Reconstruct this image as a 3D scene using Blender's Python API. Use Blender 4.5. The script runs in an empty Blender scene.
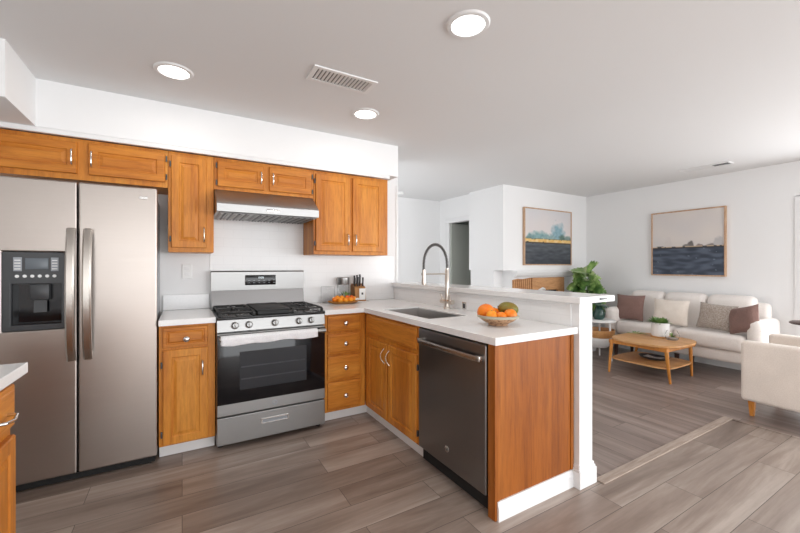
import bpy, bmesh, math, random
from mathutils import Vector, Matrix
C = bpy.context.scene
COL = C.collection
PI = math.pi
random.seed(7)

# ------------------------------------------------------------ camera, world, light, exposure
cd = bpy.data.cameras.new('camera'); cam = bpy.data.objects.new('camera', cd); COL.objects.link(cam)
cam.location = (0, 0, 1.264); cam.rotation_euler = (PI/2, 0, -0.53)
cd.sensor_width = 36; cd.lens = 371.8/800*36; cd.clip_start = .05; cd.shift_y = -0.0007
C.camera = cam
W = bpy.data.worlds.new('world'); C.world = W; W.use_nodes = True
bg = W.node_tree.nodes['Background']; bg.inputs[0].default_value = (.96, .98, 1, 1); bg.inputs[1].default_value = 1.9
def area(name, loc, rot, sx, sy, power, col=(1,1,1)):
    l = bpy.data.lights.new(name, 'AREA'); l.shape = 'RECTANGLE'; l.size = sx; l.size_y = sy; l.energy = power; l.color = col
    o = bpy.data.objects.new(name, l); COL.objects.link(o); o.location = loc; o.rotation_euler = rot; return o
area('rear_fill_light', (2.1, -4.5, 1.15), (PI/2, 0, 0), 7.8, 2.2, 160, (.955, .98, 1))  # broad fill lamp added behind the camera, no window modelled there
area('sliding_door_daylight', (5.75, .2, .98), (PI/2, 0, PI/2), 2.0, 1.9, 50, (.97, .985, 1))
area('side_fill_light', (5.75, -2.7, 1.35), (PI/2, 0, PI/2), 2.6, 1.5, 135, (.97, .985, 1))  # extra fill lamp added out of view, the wall has no opening here
C.view_settings.view_transform = 'Standard'; C.view_settings.look = 'None'
C.view_settings.gamma = 1; C.view_settings.exposure = -0.1; C.view_settings.use_curve_mapping = False

# ------------------------------------------------------------ materials
def srgb(r, g, b):
    f = lambda c: (c/255/12.92) if c/255 <= .04045 else ((c/255+.055)/1.055)**2.4
    return (f(r), f(g), f(b), 1)
def mat(name, col, rough=.5, metal=0, **kw):
    m = bpy.data.materials.new(name); m.use_nodes = True
    b = m.node_tree.nodes['Principled BSDF']
    b.inputs['Base Color'].default_value = col; b.inputs['Roughness'].default_value = rough; b.inputs['Metallic'].default_value = metal
    for k, v in kw.items(): b.inputs[k.replace('_', ' ')].default_value = v
    return m
def nt(m): return m.node_tree.nodes, m.node_tree.links, m.node_tree.nodes['Principled BSDF']
def coords(m, scale=(1,1,1), rot=(0,0,0), kind='Object'):
    N, L, b = nt(m)
    t = N.new('ShaderNodeTexCoord'); mp = N.new('ShaderNodeMapping'); mp.inputs['Scale'].default_value = scale; mp.inputs['Rotation'].default_value = rot
    L.new(t.outputs[kind], mp.inputs[0]); return mp.outputs[0]
def noise(m, vec, scale, detail=4, rough=.55, dist=0):
    N, L, b = nt(m); n = N.new('ShaderNodeTexNoise'); n.inputs['Scale'].default_value = scale; n.inputs['Detail'].default_value = detail
    n.inputs['Roughness'].default_value = rough; n.inputs['Distortion'].default_value = dist; L.new(vec, n.inputs['Vector']); return n.outputs['Fac']
def ramp(m, fac, stops):
    N, L, b = nt(m); r = N.new('ShaderNodeValToRGB'); e = r.color_ramp.elements
    while len(e) < len(stops): e.new(.5)
    for i, (p, c) in enumerate(stops): e[i].position = p; e[i].color = c
    L.new(fac, r.inputs[0]); return r.outputs[0]
def mix(m, a, bb, fac, mode='MIX'):
    N, L, b = nt(m); x = N.new('ShaderNodeMix'); x.data_type = 'RGBA'; x.blend_type = mode
    if isinstance(fac, float): x.inputs[0].default_value = fac
    else: L.new(fac, x.inputs[0])
    for i, v in ((6, a), (7, bb)):
        if isinstance(v, tuple): x.inputs[i].default_value = v
        else: L.new(v, x.inputs[i])
    return x.outputs[2]
def bump(m, fac, strength=.2, dist=.002):
    N, L, b = nt(m); n = N.new('ShaderNodeBump'); n.inputs['Strength'].default_value = strength; n.inputs['Distance'].default_value = dist
    L.new(fac, n.inputs['Height']); L.new(n.outputs[0], b.inputs['Normal'])
def wood(name, light, mid, dark, scale=(1,1,1), rough=.38, gs=1.0):
    # grain runs along the axis whose scale is smallest
    m = mat(name, mid, rough); N, L, b = nt(m)
    v = coords(m, scale)
    n1 = noise(m, v, 3.2*gs, 3, .5, 1.2); n2 = noise(m, v, 26*gs, 6, .7, .4); n3 = noise(m, v, 90*gs, 3, .6)
    c1 = ramp(m, n1, [(.18, dark), (.48, mid), (.8, light)])
    c2 = ramp(m, n2, [(.36, dark), (.56, (1,1,1,1))])
    c = mix(m, c1, c2, .30, 'MULTIPLY')
    b.inputs['Specular IOR Level'].default_value = .35
    c3 = ramp(m, n3, [(.35, (.72,.66,.6,1)), (.55, (1,1,1,1))]); c = mix(m, c, c3, .5, 'MULTIPLY')
    L.new(c, b.inputs['Base Color']); bump(m, n2, .12, .001)
    return m
OL, OM, OD = srgb(228,162,72), srgb(210,135,50), srgb(174,98,27)
oak_v = wood('oak_vertical', OL, OM, OD, (1,1,.1))
oak_h = wood('oak_horizontal', OL, OM, OD, (.1,1,1))
oak_hy = wood('oak_horizontal_side', OL, OM, OD, (1,.1,1))
veneer = wood('stained_veneer', srgb(186,116,50), srgb(158,88,28), srgb(108,54,14), (1,1,.07), .42, 1.3)
table_wood = wood('table_oak', srgb(228,186,136), srgb(214,164,110), srgb(188,132,80), (1,.15,1), .4)
leg_wood = wood('leg_beech', srgb(222,160,84), srgb(206,136,60), srgb(170,104,44), (1,1,.15), .4)
frame_wood = wood('picture_oak', srgb(216,186,158), srgb(204,170,140), srgb(178,142,112), (1,1,.2), .5)
dark_wood = wood('dark_walnut', srgb(92,62,48), srgb(74,46,36), srgb(50,30,24), (1,.2,1), .4)
wall_m = mat('wall_paint', (.88,.88,.88,1), .85); bump(wall_m, noise(wall_m, coords(wall_m), 180, 2), .05, .001)
ceil_m = mat('ceiling_paint', (.82,.82,.82,1), .9); bump(ceil_m, noise(ceil_m, coords(ceil_m), 120, 2), .06, .001)
trim_m = mat('trim_gloss', (.84,.84,.84,1), .35)
cool_paint = mat('grey_green_paint', srgb(176,180,172), .7)
quartz = mat('white_quartz', (.86,.86,.86,1), .18)
q = noise(quartz, coords(quartz), 60, 3); nt(quartz)[1].new(ramp(quartz, q, [(.3,(.845,.845,.845,1)),(.5,(.875,.875,.875,1))]), nt(quartz)[2].inputs['Base Color'])
def steel(name, col, rough, sc):
    m = mat(name, col, rough, 1.0); N, L, b = nt(m)
    n = noise(m, coords(m, sc), 120, 3, .6)
    L.new(ramp(m, n, [(.3, tuple([c*.97 for c in col[:3]]+[1])), (.7, col)]), b.inputs['Base Color'])
    L.new(ramp(m, n, [(.3, (rough*.93,)*3+(1,)), (.7, (rough*1.07,)*3+(1,))]), b.inputs['Roughness']); return m
steel_h = steel('brushed_steel', (.35,.345,.34,1), .36, (.03,1,1))
fridge_steel = steel('warm_brushed_steel', (.46,.41,.375,1), .36, (.03,1,1))
handle_steel = mat('satin_steel', (.50,.46,.42,1), .27, 1)
dark_steel = steel('dark_brushed_steel', (.29,.285,.285,1), .3, (1,.03,1))
chrome = mat('chrome', (.75,.74,.72,1), .15, 1)
brass_nickel = mat('warm_nickel', (.72,.62,.50,1), .25, 1)
black_gloss = mat('black_glass', (.006,.006,.008,1), .08)
black_enamel = mat('black_enamel', (.012,.012,.013,1), .22)
iron = mat('cast_iron', (.018,.018,.018,1), .55)
char = mat('charcoal_plastic', (.045,.048,.052,1), .35)
dark_gap = mat('matte_black', (.01,.01,.01,1), .8)
grey_plastic = mat('grey_plastic', (.32,.34,.37,1), .35)
screen = mat('display_screen', (.13,.15,.17,1), .25)
glow_digit = mat('display_digits', (.7,.8,.85,1), .4, Emission_Color=(.75,.85,.9,1), Emission_Strength=.8)
white_plastic = mat('white_plastic', (.85,.85,.84,1), .35)
oven_in = mat('oven_window', (.012,.013,.018,1), .06); 
rackm = mat('oven_rack', (.09,.09,.10,1), .4, 1)
glass = mat('clear_glass', (1,1,1,1), .02, Transmission_Weight=1.0, IOR=1.06)
lamp_m = mat('lamp_diffuser', (1,1,1,1), .5, Emission_Color=(1,.98,.95,1), Emission_Strength=6)
def fabric(name, col, col2, sc=160, bs=.35, rough=.95):
    m = mat(name, col, rough); N, L, b = nt(m); v = coords(m)
    n = noise(m, v, sc, 4, .7); n2 = noise(m, v, 6, 2)
    c = mix(m, ramp(m, n, [(.35, col2), (.6, col)]), ramp(m, n2, [(.3, (.93,.93,.93,1)), (.7, (1,1,1,1))]), 1.0, 'MULTIPLY')
    L.new(c, b.inputs['Base Color']); bump(m, n, bs, .004)
    b.inputs['Sheen Weight'].default_value = .2; return m
sofa_m = fabric('cream_sofa_fabric', srgb(245,239,234), srgb(236,228,222))
chair_m = fabric('cream_chair_fabric', srgb(244,232,221), srgb(234,221,209))
brown_f = fabric('mauve_brown_linen', srgb(142,112,104), srgb(116,88,80))
cream_f = fabric('cream_linen', srgb(240,230,219), srgb(226,214,203))
beige_f = fabric('flecked_beige_weave', srgb(190,178,168), srgb(140,126,116), 90)
towel_m = fabric('white_towel', srgb(250,250,252), srgb(238,238,242), 120)
def fruit(name, c1, c2):
    m = mat(name, c1, .4); N, L, b = nt(m); v = coords(m)
    L.new(ramp(m, noise(m, v, 14, 2), [(.35, c2), (.65, c1)]), b.inputs['Base Color']); bump(m, noise(m, v, 260, 2), .15, .001); return m
orange_m = fruit('orange_peel', srgb(246,150,30), srgb(238,120,14)); orange_d = fruit('deep_orange_peel', srgb(240,118,24), srgb(214,84,14))
orange_y = fruit('yellow_orange_peel', srgb(252,176,40), srgb(244,140,22)); mango_m = fruit('green_mango_skin', srgb(112,118,36), srgb(128,104,34))
def leafm(name, a, bb, c):
    m = mat(name, bb, .45); N, L, b = nt(m)
    L.new(ramp(m, noise(m, coords(m), 9, 3), [(.3, a), (.5, bb), (.72, c)]), b.inputs['Base Color']); return m
leaf_m = leafm('leaf_green', srgb(46,82,36), srgb(86,124,58), srgb(160,186,110))
leaf_l = leafm('leaf_light', srgb(84,124,62), srgb(140,172,98), srgb(212,224,170))
leaf_d = leafm('leaf_dark', srgb(36,60,52), srgb(58,86,74), srgb(90,120,100))
bowl_m = mat('speckled_clay', srgb(196,172,150), .6); nt(bowl_m)[1].new(ramp(bowl_m, noise(bowl_m, coords(bowl_m), 70, 3), [(.38, srgb(128,90,62)), (.5, srgb(190,150,116))]), nt(bowl_m)[2].inputs['Base Color'])
rim_m = mat('pale_glaze', srgb(176,170,150), .35)
tray_m = wood('tray_wood', srgb(214,160,80), srgb(190,130,56), srgb(140,84,30), (.2,1,1), .4)
block_m = wood('knife_block_wood', srgb(196,150,96), srgb(176,126,74), srgb(140,94,50), (1,1,.2), .45)
cer_w = mat('white_ceramic', (.85,.85,.84,1), .3)
tan_stone = wood('tan_surround', srgb(214,168,122), srgb(200,150,104), srgb(172,120,78), (.2,1,1), .6)
soil = mat('soil', (.05,.035,.025,1), .95)
def planks(name, rot, tones):
    m = mat(name, tones[1], .36); N, L, b = nt(m)
    v = coords(m, (1,1,1), (0,0,rot))
    br = N.new('ShaderNodeTexBrick'); br.offset = .37; br.offset_frequency = 2; br.inputs['Scale'].default_value = 1
    br.inputs['Brick Width'].default_value = 1.22; br.inputs['Row Height'].default_value = .182; br.inputs['Mortar Size'].default_value = .0016; br.inputs['Mortar Smooth'].default_value = .3
    br.inputs['Color1'].default_value = (0,0,0,1); br.inputs['Color2'].default_value = (1,1,1,1); br.inputs['Mortar'].default_value = (.5,.5,.5,1); br.inputs['Bias'].default_value = 0
    L.new(v, br.inputs['Vector'])
    add = N.new('ShaderNodeVectorMath'); add.operation = 'MULTIPLY_ADD'; L.new(br.outputs['Color'], add.inputs[0]); add.inputs[1].default_value = (7,13,5); L.new(v, add.inputs[2])
    st = N.new('ShaderNodeMapping'); st.inputs['Scale'].default_value = (.16, 1.6, 1); L.new(add.outputs[0], st.inputs[0])
    g1 = noise(m, st.outputs[0], 3.0, 5, .6, 1.0); g2 = noise(m, st.outputs[0], 22, 5, .65, .3)
    base = ramp(m, g1, [(.28, tones[0]), (.5, tones[1]), (.72, tones[2])])
    per = ramp(m, br.outputs['Color'], [(0, (.80,.79,.79,1)), (1, (1.0,1.0,1.0,1))])
    c = mix(m, base, per, 1.0, 'MULTIPLY')
    c = mix(m, c, ramp(m, g2, [(.35, (.74,.72,.70,1)), (.6, (1,1,1,1))]), .55, 'MULTIPLY')
    c = mix(m, c, (.07,.055,.045,1), br.outputs['Fac'])
    L.new(c, b.inputs['Base Color']); bump(m, g2, .06, .001)
    return m
TONES = (srgb(124,108,98), srgb(160,144,133), srgb(193,180,170))
floor_x = planks('plank_floor', 0, TONES); floor_y = planks('plank_floor_living', PI/2, (srgb(120,104,97), srgb(150,134,126), srgb(176,160,152)))
tile = mat('subway_tile', (.86,.86,.86,1), .2)
def tilemat(m, swap):
    N, L, b = nt(m); t = N.new('ShaderNodeTexCoord'); s = N.new('ShaderNodeSeparateXYZ'); c = N.new('ShaderNodeCombineXYZ')
    L.new(t.outputs['Object'], s.inputs[0]); L.new(s.outputs[1 if swap else 0], c.inputs[0]); L.new(s.outputs[2], c.inputs[1])
    br = N.new('ShaderNodeTexBrick'); br.inputs['Scale'].default_value = 1; br.inputs['Brick Width'].default_value = .15; br.inputs['Row Height'].default_value = .075
    br.inputs['Mortar Size'].default_value = .0015; br.inputs['Color1'].default_value = (.86,.86,.86,1); br.inputs['Color2'].default_value = (.87,.87,.87,1); br.inputs['Mortar'].default_value = (.81,.81,.81,1)
    L.new(c.outputs[0], br.inputs['Vector']); L.new(br.outputs['Color'], b.inputs['Base Color'])
tilemat(tile, False)
tile_y = mat('subway_tile_side', (.86,.86,.86,1), .2); tilemat(tile_y, True)

# ------------------------------------------------------------ mesh helpers
class MB:
    def __init__(s): s.bm = bmesh.new()
    def box(s, x0, x1, y0, y1, z0, z1, r=0, seg=2):
        g = bmesh.ops.create_cube(s.bm, size=1)
        vs = g['verts']
        for v in vs: v.co = Vector(((x0+x1)/2+v.co.x*(x1-x0), (y0+y1)/2+v.co.y*(y1-y0), (z0+z1)/2+v.co.z*(z1-z0)))
        if r > 0:
            es = list({e for v in vs for e in v.link_edges})
            bmesh.ops.bevel(s.bm, geom=es, offset=min(r, (x1-x0)*.49, (y1-y0)*.49, (z1-z0)*.49), segments=seg, profile=.5, affect='EDGES')
        return s
    def tube(s, pts, r, n=10, cap=True):
        pts = [Vector(p) for p in pts]; rs = r if isinstance(r, (list, tuple)) else [r]*len(pts)
        rings = []; prev = None
        for i, p in enumerate(pts):
            d = (pts[min(i+1, len(pts)-1)]-pts[max(i-1, 0)]).normalized()
            if prev is None:
                a = Vector((0,0,1)) if abs(d.z) < .9 else Vector((1,0,0)); u = d.cross(a).normalized()
            else: u = (prev-d*prev.dot(d)).normalized()
            prev = u; w = d.cross(u)
            rings.append([s.bm.verts.new(p+(u*math.cos(2*PI*k/n)+w*math.sin(2*PI*k/n))*rs[i]) for k in range(n)])
        for a, b in zip(rings, rings[1:]):
            for k in range(n): s.bm.faces.new((a[k], a[(k+1)%n], b[(k+1)%n], b[k]))
        if cap: s.bm.faces.new(rings[0][::-1]); s.bm.faces.new(rings[-1])
        return s
    def lathe(s, c, prof, n=28, M=None):
        c = Vector(c); rings = []
        for r, z in prof:
            if r < 1e-5: 
                p = Vector((0,0,z)); rings.append([s.bm.verts.new(c+(M@p if M else p))])
            else:
                rg = []
                for k in range(n):
                    p = Vector((r*math.cos(2*PI*k/n), r*math.sin(2*PI*k/n), z)); rg.append(s.bm.verts.new(c+(M@p if M else p)))
                rings.append(rg)
        for a, b in zip(rings, rings[1:]):
            if len(a) == 1 and len(b) == 1: continue
            for k in range(n):
                if len(a) == 1: s.bm.faces.new((a[0], b[(k+1)%n], b[k]))
                elif len(b) == 1: s.bm.faces.new((a[k], a[(k+1)%n], b[0]))
                else: s.bm.faces.new((a[k], a[(k+1)%n], b[(k+1)%n], b[k]))
        return s
    def prism(s, poly, axis, a, b, r=0):
        # poly: 2-D points in the two other axes (in order), extruded along axis from a to b
        def P(p, t):
            return Vector((t, p[0], p[1])) if axis == 'x' else Vector((p[0], t, p[1])) if axis == 'y' else Vector((p[0], p[1], t))
        A = [s.bm.verts.new(P(p, a)) for p in poly]; B = [s.bm.verts.new(P(p, b)) for p in poly]; n = len(poly)
        s.bm.faces.new(A); s.bm.faces.new(B[::-1])
        for i in range(n): s.bm.faces.new((A[i], B[i], B[(i+1)%n], A[(i+1)%n]))
        return s
    def cells(s, xs, ys, filled, z0, z1, P=None):
        P = P or (lambda a, b, c: Vector((a, b, c)))
        V = {}
        def v(i, j, t):
            if (i, j, t) not in V: V[(i, j, t)] = s.bm.verts.new(P(xs[i], ys[j], z1 if t else z0))
            return V[(i, j, t)]
        for i, j in filled:
            s.bm.faces.new((v(i,j,1), v(i+1,j,1), v(i+1,j+1,1), v(i,j+1,1))); s.bm.faces.new((v(i,j,0), v(i,j+1,0), v(i+1,j+1,0), v(i+1,j,0)))
            for di, dj, a, b in ((0,-1,(0,0),(1,0)), (1,0,(1,0),(1,1)), (0,1,(1,1),(0,1)), (-1,0,(0,1),(0,0))):
                if (i+di, j+dj) not in filled:
                    s.bm.faces.new((v(i+a[0],j+a[1],0), v(i+b[0],j+b[1],0), v(i+b[0],j+b[1],1), v(i+a[0],j+a[1],1)))
        return s
    def rings(s, O, U, V, N, u0, v0, u1, v1, prof):
        # nested rectangles: prof = [(inset, height)], closed front and back
        O, U, V, N = map(Vector, (O, U, V, N)); R = []
        for ins, h in prof:
            R.append([s.bm.verts.new(O+U*a+V*b+N*h) for a, b in ((u0+ins, v0+ins), (u1-ins, v0+ins), (u1-ins, v1-ins), (u0+ins, v1-ins))])
        for a, b in zip(R, R[1:]):
            for k in range(4): s.bm.faces.new((a[k], a[(k+1)%4], b[(k+1)%4], b[k]))
        s.bm.faces.new(R[-1]); s.bm.faces.new(R[0][::-1]); return s
    def ball(s, c, rx, ry, rz, M=None, n=20):
        g = bmesh.ops.create_uvsphere(s.bm, u_segments=n, v_segments=n//2+2, radius=1)
        for v in g['verts']:
            p = Vector((v.co.x*rx, v.co.y*ry, v.co.z*rz)); v.co = Vector(c)+(M@p if M else p)
        return s
    def make(s, name, m, parent=None, smooth=True, bevel=0):
        bmesh.ops.recalc_face_normals(s.bm, faces=s.bm.faces)
        if parent is not None:
            off = parent.matrix_basis.translation.copy()
            p = parent.parent
            while p is not None: off += p.matrix_basis.translation; p = p.parent
            for v in s.bm.verts: v.co -= off
        me = bpy.data.meshes.new(name); s.bm.to_mesh(me); s.bm.free(); me.materials.append(m)
        if smooth:
            for f in me.polygons: f.use_smooth = True
            me.set_sharp_from_angle(angle=math.radians(38))
        o = bpy.data.objects.new(name, me); COL.objects.link(o)
        if parent is not None: o.parent = parent
        if bevel:
            b = o.modifiers.new('bevel', 'BEVEL'); b.width = bevel; b.segments = 2; b.limit_method = 'ANGLE'; b.angle_limit = math.radians(40)
        return o
def tag(o, label, cat, group=None, kind=None):
    if label: o['label'] = label
    if cat: o['category'] = cat
    if group: o['group'] = group
    if kind: o['kind'] = kind
    return o
def thing(name, loc, label, cat, group=None):
    o = bpy.data.objects.new(name, None); COL.objects.link(o); o.location = loc; o.empty_display_size = .1
    return tag(o, label, cat, group)
def struct(name, mb, m, smooth=False, bevel=0):
    o = mb.make(name, m, None, smooth, bevel); o['kind'] = 'structure'; return o
def copy_tree(o, parent=None):
    c = o.copy(); COL.objects.link(c); c.parent = parent
    for ch in list(o.children): copy_tree(ch, c)
    return c
def text_mesh(body, size, O, U, V, N, name, m, parent, depth=.0006):
    cu = bpy.data.curves.new('t', 'FONT'); cu.body = body; cu.size = size; cu.align_x = 'CENTER'; cu.align_y = 'CENTER'; cu.extrude = depth
    to = bpy.data.objects.new('t', cu); COL.objects.link(to); bpy.context.view_layer.update()
    me = bpy.data.meshes.new_from_object(to.evaluated_get(bpy.context.evaluated_depsgraph_get()))
    bpy.data.objects.remove(to); mb = MB(); mb.bm.from_mesh(me)
    O, U, V, N = map(Vector, (O, U, V, N))
    for v in mb.bm.verts: v.co = O+U*v.co.x+V*v.co.y+N*v.co.z
    return mb.make(name, m, parent, False)

FY = ((1,0,0), (0,0,1), (0,-1,0))      # faces -Y: u = x
FX = ((0,-1,0), (0,0,1), (-1,0,0))     # faces -X: u = -y
FP = ((0,1,0), (0,0,1), (1,0,0))       # faces +X: u = y
def org(fr, plane): return (0, plane, 0) if fr is FY else (plane, 0, 0)
DOOR = [(0,0),(0,.014),(.004,.019),(.048,.019),(.053,.013),(.060,.013),(.078,.019)]
DRAW = [(0,0),(0,.012),(.004,.016),(.014,.017),(.018,.020)]
def panel(name, fr, plane, u0, v0, u1, v1, prof, m, parent):
    return MB().rings(org(fr, plane), *fr, u0, v0, u1, v1, prof).make(name, m, parent, False)
def pt(fr, plane, u, v, n): return Vector(org(fr, plane))+Vector(fr[0])*u+Vector(fr[1])*v+Vector(fr[2])*n
def bar_pull(fr, plane, u, v0, v1, m, parent):
    b = MB(); b.tube([pt(fr,plane,u,v0,0), pt(fr,plane,u,v0+.006,.022), pt(fr,plane,u,v0+.02,.028), pt(fr,plane,u,v1-.02,.028), pt(fr,plane,u,v1-.006,.022), pt(fr,plane,u,v1,0)], [.006,.005,.0055,.0055,.005,.006])
    return b.make('handle', m, parent)
def knob(fr, plane, u, v, m, parent, name='knob', s=1.15):
    N = Vector(fr[2]); M = N.to_track_quat('Z', 'Y').to_matrix()
    return MB().lathe(pt(fr,plane,u,v,0), [(0,0),(.008*s,0),(.006*s,.012*s),(.015*s,.02*s),(.016*s,.026*s),(.010*s,.031*s),(0,.032*s)], 18, M).make(name, m, parent)
def hinges(fr, plane, u, vs, parent):
    for v in vs:
        MB().box(*sum([[min(a,b), max(a,b)] for a, b in zip(pt(fr,plane,u-.005,v-.02,.001), pt(fr,plane,u+.005,v+.02,.016))], []), .002).make('hinge', char, parent)

strip_m = wood('threshold_wood', srgb(196,182,170), srgb(180,164,152), srgb(156,140,128), (.1,1,1), .45)
# ------------------------------------------------------------ the room
def PY(a, b, c): return Vector((a, c, b))
CZ = 2.42
XW, YF = 5.85, 3.80
struct('floor', MB().cells([-2.2, 2.1, 3.89], [-4.6, 1.285, 3.6], {(0,0),(1,0),(0,1)}, -.05, 0), floor_x)
struct('floor', MB().cells([2.1, 3.89, 6.0], [-4.6, 1.285, 5.6], {(1,0),(1,1),(0,1)}, -.05, 0), floor_y)
struct('trim_1', MB().box(2.105, 3.915, 1.255, 1.315, 0, .008, .003), strip_m)
struct('trim_2', MB().box(3.885, 3.915, -4.6, 1.255, 0, .006, .003), floor_x)
struct('ceiling', MB().box(-2.2, 6.0, -4.6, 5.6, CZ, CZ+.08), ceil_m)
struct('wall_back', MB().box(-1.6, 2.0, 3.46, 3.58, 0, CZ), wall_m)
struct('wall_left', MB().box(-1.72, -1.6, -4.6, 3.58, 0, CZ), wall_m)
# wall that starts full height beside the pass-through, then drops to a half wall
struct('wall_half', MB().prism([(1.31,0),(3.459,0),(3.459,1.05),(1.31,1.05)], 'x', 1.952, 2.072), wall_m)
struct('trim_3', MB().box(1.942, 1.952, 1.36, 3.45, 1.03, 1.0495, .003), trim_m)       # moulding under the ledge
struct('trim_4', MB().box(1.975, 2.0, 3.452, 3.459, 1.089, 2.125, .003), trim_m)
struct('wall_soffit', MB().prism([(-1.6,2.65),(-.778,2.65),(-.778,3.11),(1.80,3.11),(1.80,3.46),(-1.6,3.46)], 'z', 2.125, CZ), wall_m)
struct('trim_5', MB().box(-1.1, 1.712, 3.112, 3.14, 2.094, 2.125, .003), trim_m)
struct('wall_tile', MB().cells([.2, .975, 1.944], [.9155, 1.363, 1.65], {(0,0),(1,0),(0,1)}, 3.453, 3.4595, PY), tile)
struct('wall_tile', MB().box(1.944, 1.952, 1.36, 3.452, .915, 1.03), tile_y)
# living room
struct('wall_fireplace', MB().cells([3.915, 4.11, 5.97], [0, 1.2, CZ], {(0,1),(1,0),(1,1)}, YF, 4.52, PY), wall_m)
struct('wall_recess', MB().box(3.93, 4.11, 4.0, 4.5, 0, 1.2), wall_m)
def PX(a, b, c): return Vector((c, a, b))
struct('wall_hall', MB().cells([4.52, 5.09, 5.38], [0, 2.0, CZ], {(0,1),(1,0),(1,1)}, 3.975, 4.07, PX), wall_m)
struct('wall_far', MB().box(2.0, 4.07, 5.38, 5.5, 0, CZ), wall_m)
struct('wall_closet', MB().prism([(4.07,5.38),(5.3,5.38),(5.3,4.52),(5.4,4.52),(5.4,5.5),(4.07,5.5)], 'z', 0, CZ), cool_paint)
struct('wall_right', MB().cells([-4.6, -.9, 1.34, 4.52], [0, 2.04, CZ], {(0,0),(0,1),(1,1),(2,0),(2,1)}, XW, 5.97, PX), wall_m)
for k, (a0, a1, b0, b1, c0, c1) in enumerate(((3.955,3.975,5.09,5.19,0,1.999), (3.955,3.975,4.53,5.19,2.0,2.08))):
    struct('trim_%d' % (6+k), MB().box(a0, a1, b0, b1, c0, c1, .004), trim_m)
struct('trim_8', MB().box(3.03, 3.13, 5.36, 5.38, 0, 2.08, .004), trim_m)
# open hall door
d = struct('door_1', MB().rings((0,5.088,0), *FY, 3.98, .01, 4.74, 1.99, [(0,0),(0,.035),(.004,.038)]), cool_paint)
hd = MB().lathe((4.68,5.052,1.0), [(0,0),(.02,0),(.012,.03),(.026,.05),(.02,.07),(0,.072)], 16, Matrix.Rotation(PI/2, 3, 'X')).make('door_knob', chrome, d)
# sliding glass door in the sofa wall
d2 = struct('door_2', MB().cells([-.9,-.86,.16,.21,1.295,1.34], [0,.06,1.98,2.03], {(i,0) for i in range(5)}|{(i,2) for i in range(5)}|{(0,1),(2,1),(4,1)}, XW-.012, XW+.08, PX), trim_m)
MB().box(XW+.02, XW+.028, -.86, 1.295, .06, 1.98).make('door_glass', glass, d2)
MB().box(XW-.03, XW-.012, .17, .2, .95, 1.15, .005).make('door_handle', char, d2)
# baseboards
def base_prof(mb, axis, a, b, off, sgn, h=.10):
    pr = [(0,0),(.014,0),(.014,h-.03),(.009,h-.015),(.007,h),(0,h)]
    return mb.prism([(off+sgn*x, z) for x, z in pr], axis, a, b)
struct('baseboard_peninsula', base_prof(MB(), 'x', 1.346, 1.946, 1.347, -1, .095), trim_m)
def post_base():
    m = MB()
    for g, z0, z1 in ((.016,0,.095),(.011,.095,.108),(.006,.108,.125)): m.box(1.947-g, 2.074+g, 1.308-g, 1.36+g, z0, z1, .003)
    return m
struct('baseboard_post', post_base(), trim_m)
struct('baseboard_half_wall', base_prof(MB(), 'y', 1.38, 3.46, 2.072, 1), trim_m)
struct('baseboard_right', base_prof(MB(), 'y', 1.36, YF, XW, -1), trim_m)
struct('baseboard_fireplace', base_prof(MB(), 'x', 5.3, XW, YF, -1), trim_m)
struct('baseboard_hall', base_prof(MB(), 'y', YF, 4.52, 3.915, -1), trim_m)

# ledge (bar top) over the half wall
b = MB().cells([1.92, 2.10, 2.262], [1.285, 1.34, 3.458], {(0,0),(1,0),(0,1),(1,1)}, 1.05, 1.088)
tag(b.make('bar_ledge', quartz, None, False, .004), 'long white ledge capping the half wall behind the sink', 'ledge')
tag(MB().prism([(2.105,1.063),(2.175,1.069),(2.175,1.074),(2.105,1.078)], 'y', 1.2815, 1.285).make('edge_mark', char), 'small dark flat fitting on the end edge of the white ledge', 'mark')  # unidentified dark blotch, added as a thin flat piece

# ------------------------------------------------------------ ceiling fixtures
def downlight(x, y, label):
    t = thing('recessed_light', (x, y, CZ), label, 'ceiling light', 'recessed ceiling lights')
    MB().lathe((x,y,CZ), [(.078,-.004),(.080,-.010),(.098,-.008),(.104,-.001),(.104,0),(.078,0)], 40).make('trim_ring', trim_m, t)
    MB().lathe((x,y,CZ), [(0,-.006),(.079,-.005),(.079,-.001),(0,-.001)], 40).make('diffuser', lamp_m, t)
    l = bpy.data.lights.new('lamp', 'AREA'); l.shape = 'DISK'; l.size = .16; l.energy = 5 if y < 2 else 2.4; l.color = (1,.97,.92)
    lo = bpy.data.objects.new('lamp', l); COL.objects.link(lo); lo.parent = t; lo.location = (0,0,-.015)
downlight(-.042, 2.58, 'round recessed ceiling light above the refrigerator side')
downlight(1.20, 2.566, 'round recessed ceiling light farthest back, near the tall wall edge')
downlight(1.18, 1.37, 'largest looking round recessed ceiling light, nearest over the sink run')
t = thing('ceiling_vent', (.86, 2.175, CZ), 'white louvred air vent between the recessed kitchen lights', 'vent')
MB().cells([.655,.685,1.035,1.065], [2.085,2.110,2.240,2.265], {(i,j) for i in range(3) for j in range(3)}-{(1,1)}, CZ-.008, CZ).make('frame', trim_m, t, False, .002)
MB().box(.685,1.035,2.11,2.24,CZ-.002,CZ-.0005).make('backing', char, t)
for k in range(15):
    x = .697+k*.0232; MB().prism([(x-.004,CZ-.001),(x+.007,CZ-.010),(x+.009,CZ-.009),(x-.001,CZ-.001)], 'y', 2.11, 2.24).make('slat', trim_m, t)
t = thing('ceiling_vent', (5.27, 1.95, CZ), 'small white air vent on the ceiling above the sofa', 'vent')
MB().cells([5.19,5.205,5.325,5.34], [1.70,1.72,2.16,2.18], {(i,j) for i in range(3) for j in range(3)}-{(1,1)}, CZ-.01, CZ).make('frame', trim_m, t, False, .002)
MB().box(5.205,5.325,1.72,2.16,CZ-.002,CZ-.0005).make('backing', char, t)
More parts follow.
